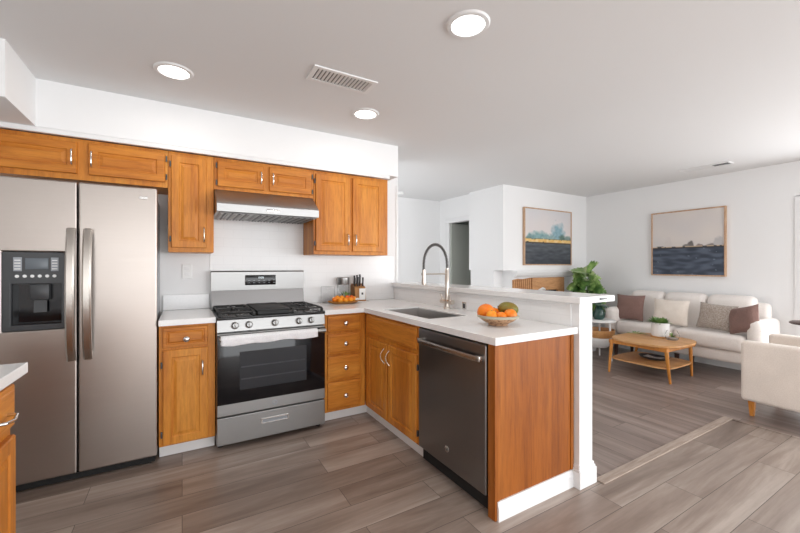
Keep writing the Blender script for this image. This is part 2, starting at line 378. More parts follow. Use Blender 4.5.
for k in range(7):
    x = 5.215+k*.016; MB().prism([(x-.003,CZ-.001),(x+.006,CZ-.011),(x+.008,CZ-.010),(x,CZ-.001)], 'y', 1.87, 2.16).make('slat', trim_m, t)
tag(MB().lathe((2.96,5.05,CZ), [(0,-.035),(.05,-.035),(.062,-.02),(.064,0),(0,0)], 24).make('smoke_detector', white_plastic), 'small white round smoke detector on the hall ceiling', 'smoke detector')

# ------------------------------------------------------------ cabinets
def cab_box(x0, x1, y0, y1, z0, z1, t, m=oak_v):
    return MB().box(x0, x1, y0, y1, z0, z1, .002).make('body', m, t, False)
YB = 3.459
t = thing('wall_cabinet', (-.58, 3.3, 1.825), 'wide low oak wall cabinet directly above the refrigerator', 'cabinet', 'oak kitchen wall cabinets')
cab_box(-1.07, -.089, 3.15, YB, 1.825, 2.092, t)
d = panel('door', FY, 3.15, -1.01, 1.862, -.587, 2.064, DOOR, oak_h, t); bar_pull(FY, 3.131, -.611, 1.915, 2.015, chrome, d)
d = panel('door', FY, 3.15, -.531, 1.862, -.105, 2.066, DOOR, oak_h, t); bar_pull(FY, 3.131, -.512, 1.915, 2.015, chrome, d)
hinges(FY, 3.15, -.097, (1.9, 2.03), t)
t = thing('wall_cabinet', (.06, 3.3, 1.365), 'tall narrow single door oak wall cabinet between refrigerator and hood', 'cabinet', 'oak kitchen wall cabinets')
cab_box(-.087, .207, 3.15, YB, 1.365, 2.092, t)
d = panel('door', FY, 3.15, -.068, 1.398, .157, 2.062, DOOR, oak_v, t); bar_pull(FY, 3.131, .140, 1.442, 1.55, brass_nickel, d)
hinges(FY, 3.15, -.074, (1.46, 2.0), t)
t = thing('wall_cabinet', (.59, 3.3, 1.845), 'short two door oak wall cabinet right above the range hood', 'cabinet', 'oak kitchen wall cabinets')
cab_box(.209, .977, 3.15, YB, 1.845, 2.092, t)
d = panel('door', FY, 3.15, .232, 1.872, .568, 2.064, DOOR, oak_h, t); bar_pull(FY, 3.131, .545, 1.92, 2.015, chrome, d)
d = panel('door', FY, 3.15, .610, 1.872, .958, 2.064, DOOR, oak_h, t); bar_pull(FY, 3.131, .636, 1.92, 2.015, chrome, d)
hinges(FY, 3.15, .225, (1.90, 2.03), t); hinges(FY, 3.15, .966, (1.90, 2.03), t)
t = thing('wall_cabinet', (1.34, 3.3, 1.365), 'tall two door oak wall cabinet beside the hood, above the fruit tray', 'cabinet', 'oak kitchen wall cabinets')
cab_box(.979, 1.707, 3.15, YB, 1.365, 2.092, t)
d = panel('door', FY, 3.15, .995, 1.395, 1.312, 2.062, DOOR, oak_v, t); bar_pull(FY, 3.131, 1.288, 1.45, 1.55, chrome, d)
d = panel('door', FY, 3.15, 1.338, 1.395, 1.650, 2.062, DOOR, oak_v, t); bar_pull(FY, 3.131, 1.362, 1.45, 1.55, chrome, d)
hinges(FY, 3.15, .988, (1.46, 2.0), t)

t = thing('base_cabinet', (.03, 3.15, 0), 'narrow oak base cabinet between the refrigerator and the range', 'cabinet', 'oak kitchen base cabinets')
cab_box(-.13, .197, 2.858, 3.455, .09, .876, t)
MB().box(-.13, .197, 2.924, 2.94, 0, .09).make('toe_kick', trim_m, t, False)
d = panel('drawer', FY, 2.858, -.108, .732, .152, .862, [(0,0),(0,.014),(.004,.019),(.020,.019),(.024,.013),(.028,.013),(.038,.019)], oak_h, t); knob(FY, 2.838, .025, .783, chrome, d)
d = panel('door', FY, 2.858, -.108, .10, .152, .716, DOOR, oak_v, t); bar_pull(FY, 2.839, .118, .53, .63, chrome, d)
hinges(FY, 2.858, -.115, (.17, .62), t)
t = thing('base_cabinet', (1.13, 3.1, 0), 'oak base cabinet with four knobbed drawers beside the range', 'cabinet', 'oak kitchen base cabinets')
cab_box(.968, 1.334, 2.858, 3.455, .09, .876, t)
MB().box(.968, 1.39, 2.924, 2.94, 0, .09).make('toe_kick', trim_m, t, False)
for z0, z1 in ((.735,.864),(.556,.716),(.345,.538),(.108,.328)):
    d = panel('drawer', FY, 2.858, 1.0, z0, 1.285, z1, DRAW, oak_h, t); knob(FY, 2.838, 1.145, (z0+z1)/2, chrome, d)
t = thing('base_cabinet', (1.6, 2.4, 0), 'oak sink base cabinet with two doors below a false drawer front', 'cabinet', 'oak kitchen base cabinets')
MB().cells([2.026,2.045,2.84,2.857], [.09,.11,.876], {(0,0),(1,0),(2,0),(0,1),(2,1)}, 1.35, 1.935, PX).make('body', oak_v, t, False)
MB().cells([2.026,2.05,2.43,2.452,2.79,2.857], [.09,.105,.675,.71,.855,.876], {(i,0) for i in range(5)}|{(i,2) for i in range(5)}|{(i,4) for i in range(5)}|{(0,1),(2,1),(4,1),(0,3),(4,3)}, 1.336, 1.35, PX).make('face_frame', oak_v, t, False)
MB().box(1.377, 1.393, 2.026, 2.923, 0, .09).make('toe_kick', trim_m, t, False)
panel('false_drawer', FX, 1.336, -2.80, .712, -2.045, .862, DRAW, oak_hy, t)
def arch_pull(fr, plane, u, v0, v1, bow, m, parent):
    b = MB(); n = 9; pts = []
    for k in range(n):
        s = k/(n-1); pts.append(pt(fr, plane, u+bow*math.sin(PI*s), v0+(v1-v0)*s, .002+.026*math.sin(PI*s)))
    return b.tube(pts, [.007]+[.0055]*(n-2)+[.007]).make('handle', m, parent)
d = panel('door', FX, 1.336, -2.79, .105, -2.452, .678, DOOR, oak_v, t); arch_pull(FX, 1.317, -2.482, .53, .64, -.012, brass_nickel, d)
d = panel('door', FX, 1.336, -2.43, .105, -2.045, .678, DOOR, oak_v, t); arch_pull(FX, 1.317, -2.400, .53, .64, -.012, brass_nickel, d)
hinges(FX, 1.336, -2.036, (.17, .6), t)
t = thing('end_panel', (1.6, 1.37, 0), 'reddish stained wood panel closing the peninsula end beside the dishwasher', 'cabinet panel')
MB().box(1.36, 1.934, 1.347, 1.365, 0, .876).make('board', veneer, t, False)
MB().box(1.331, 1.36, 1.345, 1.394, 0, .876, .002).make('stile', veneer, t, False)
MB().box(1.922, 1.946, 1.340, 1.347, .096, .876, .003).make('edge_strip', veneer, t, False)

# left foreground cabinet run
t = thing('base_cabinet', (-.8, 1.3, 0), 'oak cabinet cropped at the picture edge in front of the refrigerator', 'cabinet', 'oak kitchen base cabinets')
MB().box(-1.10, -.524, .2, 1.83, .09, .876, .002).make('body', oak_v, t, False)
MB().box(-1.10, -.60, .2, 1.77, 0, .09).make('toe_kick', trim_m, t, False)
for u0, u1 in ((1.30, 1.815), (.76, 1.27)):
    d = panel('drawer', FP, -.524, u0, .705, u1, .85, DRAW, oak_hy, t)
    z = .765; c = (u0+u1)/2+.13
    MB().tube([pt(FP,-.504,c-.05,z,0), pt(FP,-.504,c-.044,z,.024), pt(FP,-.504,c,z-.006,.03), pt(FP,-.504,c+.044,z,.024), pt(FP,-.504,c+.05,z,0)], .0055).make('handle', chrome, d)
    panel('door', FP, -.524, u0, .105, u1, .672, DOOR, oak_v, t)
tag(MB().box(-1.12, -.483, .15, 1.85, .877, .915, .003).make('countertop', quartz, None, False), 'white countertop corner on the cropped cabinet facing the refrigerator', 'countertop')

# countertops
tag(MB().box(-.131, .199, 2.818, 3.458, .877, .915, .003).make('countertop', quartz, None, False), 'short white countertop between the refrigerator and the range', 'countertop')
tag(MB().box(-.131, .196, 3.442, 3.459, .9155, 1.035, .003).make('backsplash_strip', quartz, None, False), 'low white splash strip standing on the short countertop', 'backsplash')
sx0, sx1, sy0, sy1 = 1.405, 1.735, 2.02, 2.66
xs, ys = [.968, 1.305, sx0, sx1, 1.944], [1.315, sy0, sy1, 2.818, 3.451]
fl = {(i,j) for i in range(4) for j in range(4)} - {(2,1)} - {(0,0),(0,1),(0,2)}
tag(MB().cells(xs, ys, fl, .877, .915).make('countertop', quartz, None, False, .003), 'L shaped white quartz countertop holding the sink and fruit bowl', 'countertop')
# sink
t = thing('kitchen_sink', (1.57, 2.34, .72), 'stainless undermount sink set in the white peninsula countertop', 'sink')
s = MB(); a, b_ = .003, .72
def basin(mb, x0, x1, y0, y1, zt, zb):
    R = []
    for ins, z in ((-.0005,zt),(.0015,zt),(.006,zb+.03),(.012,zb+.008),(.035,zb)):
        R.append([mb.bm.verts.new((x,y,z)) for x, y in ((x0+ins,y0+ins),(x1-ins,y0+ins),(x1-ins,y1-ins),(x0+ins,y1-ins))])
    for p, q_ in zip(R, R[1:]):
        for k in range(4): mb.bm.faces.new((p[k], p[(k+1)%4], q_[(k+1)%4], q_[k]))
    mb.bm.faces.new(R[-1]); return mb
sk = basin(s, sx0+.001, sx1-.001, sy0+.001, sy1-.001, .905, .70).make('basin', steel('sink_steel', (.52,.51,.50,1), .35, (1,.03,1)), t, False)
sm = sk.modifiers.new('solid', 'SOLIDIFY'); sm.thickness = .0012; sm.offset = -1
MB().lathe((1.57,2.34,.7005), [(0,.002),(.03,.002),(.045,.006),(.047,.001),(0,0)], 24).make('drain', chrome, t)
# faucet
fx, fy = 1.87, 2.43
t = thing('kitchen_faucet', (fx, fy, .915), 'tall brushed nickel spring neck faucet standing behind the sink', 'faucet')
nick = mat('brushed_nickel', (.66,.60,.54,1), .28, 1); spring_m = mat('dark_spring', (.22,.21,.20,1), .35, 1)
MB().lathe((fx,fy,.915), [(0,0),(.028,0),(.028,.008),(.022,.014),(.019,.06),(.019,.075),(0,.075)], 24).make('base', nick, t)
MB().lathe((fx,fy,.985), [(0,0),(.016,0),(.016,.235),(.013,.24),(.013,.26),(0,.26)], 20).make('riser', nick, t)
MB().tube([(fx,fy-.075,.972),(fx,fy+.075,.972)], .019, 14).make('valve_body', nick, t)
for sgn in (-1, 1):
    MB().tube([(fx-.01,fy+sgn*.05,.975),(fx-.012,fy+sgn*.05,.995),(fx-.02,fy+sgn*.055,1.03)], [.011,.009,.006], 12).make('lever', nick, t)
hx = 1.64; R_ = (fx-hx)/2; cx = (fx+hx)/2; zc = 1.27
path = [(fx,fy,1.235)] + [(cx+R_*math.cos(a), fy, zc+R_*1.44*math.sin(a)) for a in [PI*k/24 for k in range(25)]] + [(hx,fy,1.235)]
MB().tube(path, .007, 10).make('hose', char, t)
# coiled spring around the hose
P3 = [Vector(p) for p in path]; L_ = [0]
for i in range(1, len(P3)): L_.append(L_[-1]+(P3[i]-P3[i-1]).length)
coil = []; turns = 44; N_ = turns*10
for k in range(N_+1):
    sdist = L_[-1]*k/N_
    i = max(j for j in range(len(L_)) if L_[j] <= sdist+1e-9); i = min(i, len(L_)-2)
    f = (sdist-L_[i])/(L_[i+1]-L_[i]); p = P3[i].lerp(P3[i+1], f)
    ta = (P3[min(i+2,len(P3)-1)]-P3[i]).normalized(); u = Vector((0,1,0)); w = ta.cross(u)
    a = 2*PI*turns*k/N_; coil.append(p+(u*math.cos(a)+w*math.sin(a))*.0102)
MB().tube(coil, .0028, 5).make('spring', spring_m, t)
MB().lathe((hx,fy,1.115), [(0,0),(.016,0),(.018,.02),(.014,.06),(.013,.12),(0,.12)], 18).make('spray_head', nick, t)
MB().tube([(fx,fy,1.20),(hx+.02,fy,1.20)], .006, 8).tube([(hx,fy-.0005,1.19),(hx,fy,1.21)], .020, 16).make('support_arm', nick, t)
t = thing('wall_outlet', (1.944, 2.30, .936), 'small metal outlet on the low tiled wall between faucet and bowl', 'outlet')
MB().rings(org(FX,1.944), *FX, -2.325, .905+.012, -2.275, .975, [(0,0),(0,.003),(.003,.005)]).make('plate', chrome, t, False)
MB().rings(org(FX,1.939), *FX, -2.312, .928, -2.288, .962, [(0,0),(0,.001)]).make('socket', char, t, False)
t = thing('wall_outlet', (.034, 3.46, 1.22), 'white outlet on the wall under the narrow wall cabinet', 'outlet')
MB().rings(org(FY,3.4598), *FY, -.002, 1.16, .07, 1.278, [(0,0),(0,.004),(.004,.006)]).make('plate', white_plastic, t, False)
for z in (1.188, 1.232): MB().rings(org(FY,3.4538), *FY, .018, z, .050, z+.026, [(0,0),(0,.002),(.003,.003)]).make('socket', trim_m, t, False)

# ------------------------------------------------------------ refrigerator
t = thing('refrigerator', (-.53, 3.1, 0), 'tall side by side stainless refrigerator with ice and water dispenser', 'refrigerator')
MB().box(-.925, -.150, 2.905, 3.44, .03, 1.735, .004).make('body', grey_plastic, t, False)
MB().box(-.92, -.15, 2.86, 2.905, .01, .045).make('base_grille', dark_gap, t, False)
for x in (-.20, -.86): MB().box(x-.02, x+.03, 2.865, 2.91, 0, .028, .003).make('foot', dark_gap, t, False)
def fdoor(x0, x1, hole=None):
    m = MB()
    if hole:
        hx0, hx1, hz0, hz1 = hole
        m.cells([x0,hx0,hx1,x1], [.048,hz0,hz1,1.757], {(i,j) for i in range(3) for j in range(3)}-{(1,1)}, 2.84, 2.90, PY)
    else: m.box(x0, x1, 2.84, 2.90, .048, 1.757)
    return m.make('door', fridge_steel, t, False, .008)
dl = fdoor(-.925, -.533, (-.847,-.583,.902,1.343)); dr = fdoor(-.526, -.139)
def bow(x, parent):
    m = MB(); n = 15; R = []
    for k in range(n):
        s = k/(n-1); z = .715+.765*s; y = 2.838-.022-.046*math.sin(PI*s)**.6
        if k in (0, n-1): y = 2.812
        w = .021; th = .010
        R.append([m.bm.verts.new((x+a*w, y+b*th, z)) for a, b in ((-1,-.3),(-.6,-1),(.6,-1),(1,-.3),(1,1),(-1,1))])
    for a, b in zip(R, R[1:]):
        for k in range(6): m.bm.faces.new((a[k], a[(k+1)%6], b[(k+1)%6], b[k]))
    m.bm.faces.new(R[0]); m.bm.faces.new(R[-1])
    for z in (.725, 1.455): m.box(x-.017, x+.017, 2.806, 2.8395, z, z+.03, .004)
    return m.make('handle', handle_steel, parent)
bow(-.553, dl); bow(-.478, dr)
t2 = MB().cells([-.845,-.81,-.60,-.585], [.904,.935,1.165,1.341], {(i,j) for i in range(3) for j in range(3)}-{(1,1)}, 2.833, 2.852, PY).make('dispenser', char, dl, False, .003)
# children of the dispenser would be a fourth level, so they hang on the door
MB().cells([-.81,-.805,-.605,-.60], [.935,.94,1.16,1.165], {(i,j) for i in range(3) for j in range(3)}-{(1,1)}, 2.852, 2.899, PY).make('niche', black_gloss, dl, False)
MB().box(-.805,-.605,2.893,2.898,.94,1.16).make('niche_back', black_gloss, dl, False)
MB().box(-.74,-.655,2.85,2.89,1.07,1.164,.008).make('spout', char, dl)
MB().prism([(2.875,1.08),(2.868,1.075),(2.862,1.0),(2.87,1.0)], 'x', -.725, -.67).make('paddle', char, dl)
MB().box(-.752,-.655,2.829,2.8335,1.245,1.308,.002).make('display', screen, dl)
for x0, x1 in ((-.80,-.765),(-.645,-.612)):
    MB().box(x0,x1,2.830,2.8335,1.235,1.312,.002).make('button_panel', grey_plastic, dl)
for k in range(4):
    MB().box(-.795,-.770,2.8285,2.8305,1.245+k*.016,1.25+k*.016).make('marking', white_plastic, dl); MB().box(-.64,-.617,2.8285,2.8305,1.245+k*.016,1.25+k*.016).make('marking', white_plastic, dl)
for k in range(6):
    MB().lathe((-.785+k*.031,2.833,1.207), [(0,0),(.009,0),(.008,.004),(0,.005)], 12, Matrix.Rotation(PI/2,3,'X')).make('button', trim_m, dl)
MB().rings(org(FY,2.84), *FY, -.232, 1.684, -.188, 1.702, [(0,0),(0,.002),(.002,.003)]).make('badge', chrome, dr, False)

# ------------------------------------------------------------ gas range
t = thing('gas_range', (.58, 3.1, 0), 'freestanding stainless gas range with black oven door under the hood', 'stove')
MB().box(.203, .962, 2.845, 3.43, .035, .905, .003).make('body', dark_steel, t, False)
for x in (.23, .93):
    for y in (2.88, 3.38): MB().lathe((x,y,0), [(0,0),(.018,0),(.018,.034),(0,.034)], 12).make('foot', dark_gap, t)
MB().box(.201, .964, 2.795, 3.36, .893, .912, .006).make('cooktop', black_enamel, t)
# backguard
bgd = MB().prism([(3.40,1.06),(3.395,1.212),(3.405,1.222),(3.435,1.222),(3.435,1.06)], 'x', .203, .965).make('backguard', steel_h, t, False)
MB().prism([(3.375,.912),(3.405,1.058),(3.432,1.058),(3.432,.912)], 'x', .205, .963).make('rear_vent', dark_steel, t, False)
MB().box(.462,.714,3.389,3.397,1.10,1.186,.002).make('display', black_gloss, bgd)
text_mesh('10:00', .022, (.588,3.3885,1.163), *FY, 'clock_digits', glow_digit, bgd)
for r_ in range(2):
    for k in range(6):
        x = .485+k*.041; MB().box(x,x+.016,3.3882,3.3892,1.118+r_*.02,1.121+r_*.02).make('key_mark', grey_plastic, bgd)
# control panel, sloped
cp = MB().prism([(2.80,.808),(2.812,.892),(2.86,.892),(2.86,.808)], 'x', .202, .963).make('control_panel', steel_h, t, False, .003)
Mk = Vector((0,-.99,.14)).to_track_quat('Z','Y').to_matrix()
for x in (.316,.407,.584,.759,.851):
    kb = MB().lathe((x,2.806,.85), [(0,0),(.026,0),(.026,.004),(.021,.006),(.019,.026),(.016,.030),(0,.030)], 24, Mk)
    kb.box(x-.0045, x+.0045, 2.765, 2.785, .832, .872, .003); kb.make('knob', steel_h, cp)
# grates
def grate(x0, x1):
    m = MB(); y0, y1, z = 2.83, 3.33, .945; r = .0065
    for x in (x0, x1): m.box(x-r, x+r, y0, y1, z-.012, z, .003)
    for y in (y0, (y0+y1)/2, y1): m.box(x0, x1, y-r, y+r, z-.012, z, .003)
    for yc in ((y0*3+y1)/4, (y0+3*y1)/4):
        xc = (x0+x1)/2
        m.box(x0, xc-.03, yc-r*.8, yc+r*.8, z-.010, z+.002, .002).box(xc+.03, x1, yc-r*.8, yc+r*.8, z-.010, z+.002, .002)
        m.box(xc-r*.8, xc+r*.8, yc-.12, yc-.03, z-.010, z+.002, .002).box(xc-r*.8, xc+r*.8, yc+.03, yc+.12, z-.010, z+.002, .002)
    for x in (x0, x1):
        for y in (y0, y1): m.box(x-.009, x+.009, y-.009, y+.009, .9125, z-.008, .002)
    return m.make('grate', iron, t)
grate(.222, .445); grate(.722, .945)
MB().box(.462, .705, 2.835, 3.325, .936, .95, .006).box(.475,.692,2.85,3.31,.9125,.937).make('griddle', iron, t)
for x, y in ((.333,2.955),(.333,3.205),(.833,2.955),(.833,3.205)):
    MB().lathe((x,y,.912), [(.052,0),(.05,.008),(.036,.012),(.036,.02),(.03,.023),(0,.023)], 24).make('burner', iron, t)
    MB().lathe((x,y,.9125), [(.052,0),(.07,.001),(.072,0)], 24).make('burner_ring', chrome, t)
# oven door
od = MB().box(.203,.962,2.80,2.843,.232,.80,.004).make('oven_door', steel_h, t, False)
MB().box(.204,.961,2.797,2.80,.312,.79,.002).make('glass_panel', black_gloss, od)
MB().box(.345,.815,2.7962,2.797,.40,.665).make('window', oven_in, od)
for z in (.47,.475,.555,.56): MB().box(.355,.805,2.7958,2.7962,z,z+.002).make('rack_line', rackm, od)
hm = MB().tube([(.215,2.752,.770),(.95,2.752,.770)], .016, 16)
for x in (.232,.933): hm.box(x-.018,x+.018,2.752,2.797,.755,.786,.004)
hm.make('handle', steel_h, od)
MB().lathe((.583,2.80,.272), [(0,0),(.019,0),(.019,.002),(.016,.003),(0,.003)], 24, Matrix.Rotation(PI/2,3,'X')).make('logo_disc', grey_plastic, od)
text_mesh('GE', .020, (.583,2.7965,.272), *FY, 'logo_letters', chrome, od)
dw_ = MB().box(.203,.962,2.80,2.843,.035,.222,.004).make('drawer', steel_h, t, False)
MB().cells([.488,.497,.672,.681],[.135,.141,.163,.172],{(i,j) for i in range(3) for j in range(3)}-{(1,1)},2.793,2.80,PY).make('pull', chrome, dw_, False, .001)
MB().box(.497,.672,2.798,2.7995,.141,.163).make('pull_recess', grey_plastic, dw_, False)
# towel on the handle
tw = MB(); nu, nv = 34, 16; G = []
for i in range(nu+1):
    x = .222+.66*i/nu; row = []
    for j in range(nv+1):
        s = j/nv*2-1; a = s*1.0
        # over the bar: front flap short, back flap shorter
        if abs(s) < .35: ang = s/.35*PI/2; y = 2.752-.0195*math.sin(-ang)*1; z = .770+.0195*math.cos(ang)
        else:
            d_ = (abs(s)-.35)/.65; y = 2.752+(.0195 if s > 0 else -.0195); z = .770-d_*((.036 if s > 0 else .040)+.004*math.sin(i*.5)+.003*math.sin(i*.23))
        y += (.0022*math.sin(i*1.3+j*.6))*(1 if s < 0 else 0)-(.002 if s<0 else 0)
        row.append(tw.bm.verts.new((x, y, z)))
    G.append(row)
for i in range(nu):
    for j in range(nv): tw.bm.faces.new((G[i][j], G[i+1][j], G[i+1][j+1], G[i][j+1]))
two = tw.make('kitchen_towel', towel_m); tag(two, 'white cloth wrapped over the oven door handle', 'towel')
sm = two.modifiers.new('solid', 'SOLIDIFY'); sm.thickness = .004; sm.offset = 1

# hood
t = thing('range_hood', (.58, 3.2, 1.655), 'stainless under cabinet range hood above the gas range', 'range hood')
MB().prism([(2.95,1.657),(2.945,1.715),(2.97,1.735),(3.125,1.843),(3.455,1.843),(3.455,1.657)], 'x', .212, .962).make('shell', steel_h, t, False, .002)
for k in range(3):
    x0 = .235+k*.245; f_ = MB().box(x0, x0+.225, 2.975, 3.40, 1.650, 1.656, .002).make('filter', dark_steel, t, False)
    for j in range(9): MB().box(x0+.008+j*.024, x0+.020+j*.024, 2.985, 3.39, 1.645, 1.650, .001).make('baffle', char if j % 2 else steel_h, f_, False)
MB().box(.555,.645,2.942,2.946,1.675,1.695,.002).make('badge', chrome, t)

# ------------------------------------------------------------ dishwasher
t = thing('dishwasher', (1.6, 1.71, 0), 'dark stainless dishwasher with bar handle under the peninsula countertop', 'dishwasher')
MB().box(1.36, 1.92, 1.40, 2.02, .01, .872).make('body', dark_gap, t, False)
dd = MB().box(1.322, 1.358, 1.402, 2.019, .10, .862, .006).make('door', dark_steel, t, False)
MB().box(1.335, 1.359, 1.402, 2.019, .864, .874).make('control_strip', black_gloss, t, False)
hm = MB()
n = 13; pts = [(1.322-.026-.006*math.sin(PI*k/(n-1)), 1.43+.545*k/(n-1), .79) for k in range(n)]
R = []
for p in pts: R.append([hm.bm.verts.new((p[0]+a, p[1], p[2]+b)) for a, b in ((-.006,-.014),(-.009,0),(-.006,.014),(.006,.014),(.006,-.014))])
for a, b in zip(R, R[1:]):
    for k in range(5): hm.bm.faces.new((a[k], a[(k+1)%5], b[(k+1)%5], b[k]))
hm.bm.faces.new(R[0]); hm.bm.faces.new(R[-1])
for y in (1.43, 1.975): hm.box(1.290, 1.3218, y-.014, y+.014, .775, .807, .004)
hm.make('handle', handle_steel, dd)
MB().lathe((1.322,1.72,.205), [(0,0),(.018,0),(.018,.002),(.015,.003),(0,.003)], 24, Matrix.Rotation(-PI/2,3,'Y')).make('logo_disc', chrome, dd)
text_mesh('GE', .019, (1.3185,1.72,.205), *FX, 'logo_letters', char, dd)

# ------------------------------------------------------------ things on the counters
def leaf(mb, base, dirv, length, width, curl=.3, lobes=0, up=Vector((0,0,1))):
    base = Vector(base); d = Vector(dirv).normalized(); sd = d.cross(up)
    if sd.length < .05: sd = Vector((1,0,0))
    sd.normalize(); nn = sd.cross(d).normalized(); n = 12 if lobes else 6; prev = None
    for k in range(n+1):
        s = k/n; w = width*.5*math.sin(PI*min(1, s*.92+.08))**.7*(1-.25*s)
        if k == n: w = width*.02
        if lobes and k % 2 == 1: w *= .42
        c = base+d*(length*s)-Vector((0,0,1))*(curl*length*s*s)
        row = [mb.bm.verts.new(c+sd*w-nn*w*.15+d*(length*.05 if lobes and k%2==0 else 0)), mb.bm.verts.new(c), mb.bm.verts.new(c-sd*w-nn*w*.15+d*(length*.05 if lobes and k%2==0 else 0))]
        if prev: mb.bm.faces.new((prev[0], row[0], row[1], prev[1])); mb.bm.faces.new((prev[1], row[1], row[2], prev[2]))
        prev = row
    return mb
ORG = 'oranges heaped in the clay bowl'
bx, by = 1.611, 1.604
t = thing('fruit_bowl', (bx, by, .915), 'shallow footed clay bowl of fruit on the peninsula countertop', 'bowl')
MB().lathe((bx,by,.9152), [(0,0),(.050,0),(.056,.003),(.056,.010),(.088,.026),(.112,.045),(.118,.056),(.112,.058),(.08,.040),(.04,.020),(0,.018)], 36).make('dish', bowl_m, t)
MB().lathe((bx,by,.9152), [(.1115,.0455),(.1195,.0465),(.1215,.0575),(.112,.061),(.108,.057)], 36).make('rim', rim_m, t)
bl = [('orange', -.066, .02, .052, .049, orange_m, 'large orange at the outer back of the clay bowl beside the faucet side'),
      ('orange', -.048, -.045, .034, .035, orange_y, 'small yellow orange resting at the front of the big orange in the bowl'),
      ('orange', -.012, .04, .038, .041, orange_m, 'pale orange tucked behind between the big orange and the green mango'),
      ('orange', .004, -.058, .030, .032, orange_m, 'smallest bright orange at the middle front of the clay bowl'),
      ('orange', -.018, -.018, .031, .034, orange_d, 'deep red orange wedged in the centre of the clay bowl'),
      ('orange', .062, -.038, .038, .039, orange_m, 'round orange in the clay bowl in front of the green mango')]
ru = Vector((math.cos(.53), -math.sin(.53), 0)); rf = Vector((math.sin(.53), math.cos(.53), 0))
def fruitball(name, c, r, m, label, cat, group, rz=None):
    t = thing(name, (c[0], c[1], c[2]-(rz or r)), label, cat, group)
    MB().ball(c, r, r, (rz or r)*.96).make('peel', m, t)
    MB().lathe((c[0], c[1], c[2]+(rz or r)*.95), [(0,-.001),(.004,-.001),(.004,.002),(0,.003)], 8).make('stem_end', leaf_m, t)
    return t
for nm, u, f, r, zz, m, lb in bl:
    c = Vector((bx,by,0))+ru*u+rf*f; rad = math.hypot(u, f)
    fruitball(nm, (c.x, c.y, .935+zz+ .004*(rad>.05)), r, m, lb, 'fruit', ORG)
c = Vector((bx,by,1.006))+ru*.068+rf*.028
t = thing('mango', (c.x,c.y,c.z-.04), 'dull green mango on top of the fruit in the clay bowl', 'fruit')
Mm = Matrix.Rotation(-.53,3,'Z')@Matrix.Rotation(.12,3,'Y')
MB().ball(c, .062, .046, .043, Mm, 24).make('skin', mango_m, t)
MB().lathe(c+Mm@Vector((-.06,0,.004)), [(0,-.003),(.004,0),(.003,.008),(0,.009)], 8).make('stem', dark_wood, t)

# tray of small oranges in the corner
tx, ty = 1.30, 3.26
t = thing('fruit_tray', (tx, ty, .915), 'oval wooden tray of small oranges beside the range', 'tray')
m = MB().lathe((0,0,.9152), [(0,0),(.10,0),(.13,.008),(.155,.022),(.150,.025),(.12,.014),(0,.010)], 36)
for v in m.bm.verts: v.co.x = tx+v.co.x*1.0; v.co.y = ty+v.co.y*.62
m.make('dish', tray_m, t)
k = 0
spots = [(-.09,-.01),(-.05,-.045),(-.045,.02),(0,-.05),(0,.01),(.05,-.045),(.055,.012),(.095,-.012)]
for i, (u, f) in enumerate(spots):
    r = .0255; fruitball('tangerine', (tx+u, ty+f, .924+r+.006*(abs(u)>.08)), r, (orange_m, orange_y)[i%2], 'small orange heaped on the wooden tray beside the range', 'fruit', 'small oranges on the wooden tray')
for i, (u, f) in enumerate(((-.025,-.018),(.028,-.02),(-.065,-.008),(.07,-.02))):
    r = .024; fruitball('tangerine', (tx+u, ty+f, .968), r, (orange_y, orange_d)[i%2], 'small orange heaped on the wooden tray beside the range', 'fruit', 'small oranges on the wooden tray')
m = MB()
for k in range(16):
    a = k*2.4; leaf(m, (tx+.04+.05*math.cos(a)*random.random(), ty+.048+.010*math.sin(a), .985), (math.cos(a), math.sin(a)*.4, 1.0+random.random()), .045+.02*random.random(), .018, .3)
    
m.tube([(tx+.04,ty+.048,.93),(tx+.04,ty+.048,.99)], .004, 6)
tag(m.make('herb_sprig', leaf_l), 'sprig of green leaves behind the small oranges on the tray', 'herbs')
m = MB().ball((tx+.128, ty-.03, .952), .018, .014, .011).ball((tx+.112, ty-.034, .950), .010, .009, .009)
tag(m.make('garlic_bulb', cer_w), 'pale garlic bulb on the tray rim toward the knife block', 'garlic')
t = thing('glass_canister', (1.19, 3.385, .915), 'low clear glass canister against the wall by the range', 'canister')
MB().lathe((1.19,3.385,.9155), [(0,0),(.062,0),(.064,.004),(.064,.150),(.061,.150),(.061,.006),(0,.006)], 28).make('body', glass, t)
MB().lathe((1.19,3.385,1.066), [(0,0),(.066,0),(.066,.006),(0,.006)], 28).make('rim_lid', glass, t)
t = thing('glass_canister', (1.352, 3.398, .915), 'taller glass canister with brushed metal lid beside the knife block', 'canister')
MB().lathe((1.352,3.398,.9155), [(0,0),(.053,0),(.055,.004),(.055,.168),(.052,.168),(.052,.006),(0,.006)], 28).make('body', glass, t)
MB().lathe((1.352,3.398,1.084), [(0,0),(.057,0),(.059,.004),(.059,.066),(.055,.070),(0,.070)], 28).make('lid', steel_h, t)
t = thing('knife_block', (1.50, 3.37, .915), 'wooden knife block with black handled knives in the counter corner', 'knife block')
kbk = MB().prism([(3.31,.9155),(3.43,.9155),(3.43,1.07),(3.41,1.09),(3.325,1.055)], 'x', 1.44, 1.555).make('block', block_m, t, False, .002)
MB().box(1.482,1.548,3.309,3.3125,.935,1.045,.001).make('label_plate', cer_w, kbk); MB().box(1.505,1.523,3.3075,3.309,.985,1.005).make('printed_mark', char, kbk)
MB().box(1.425,1.56,3.285,3.31,.9155,.922,.001).make('base_strip', cer_w, t)
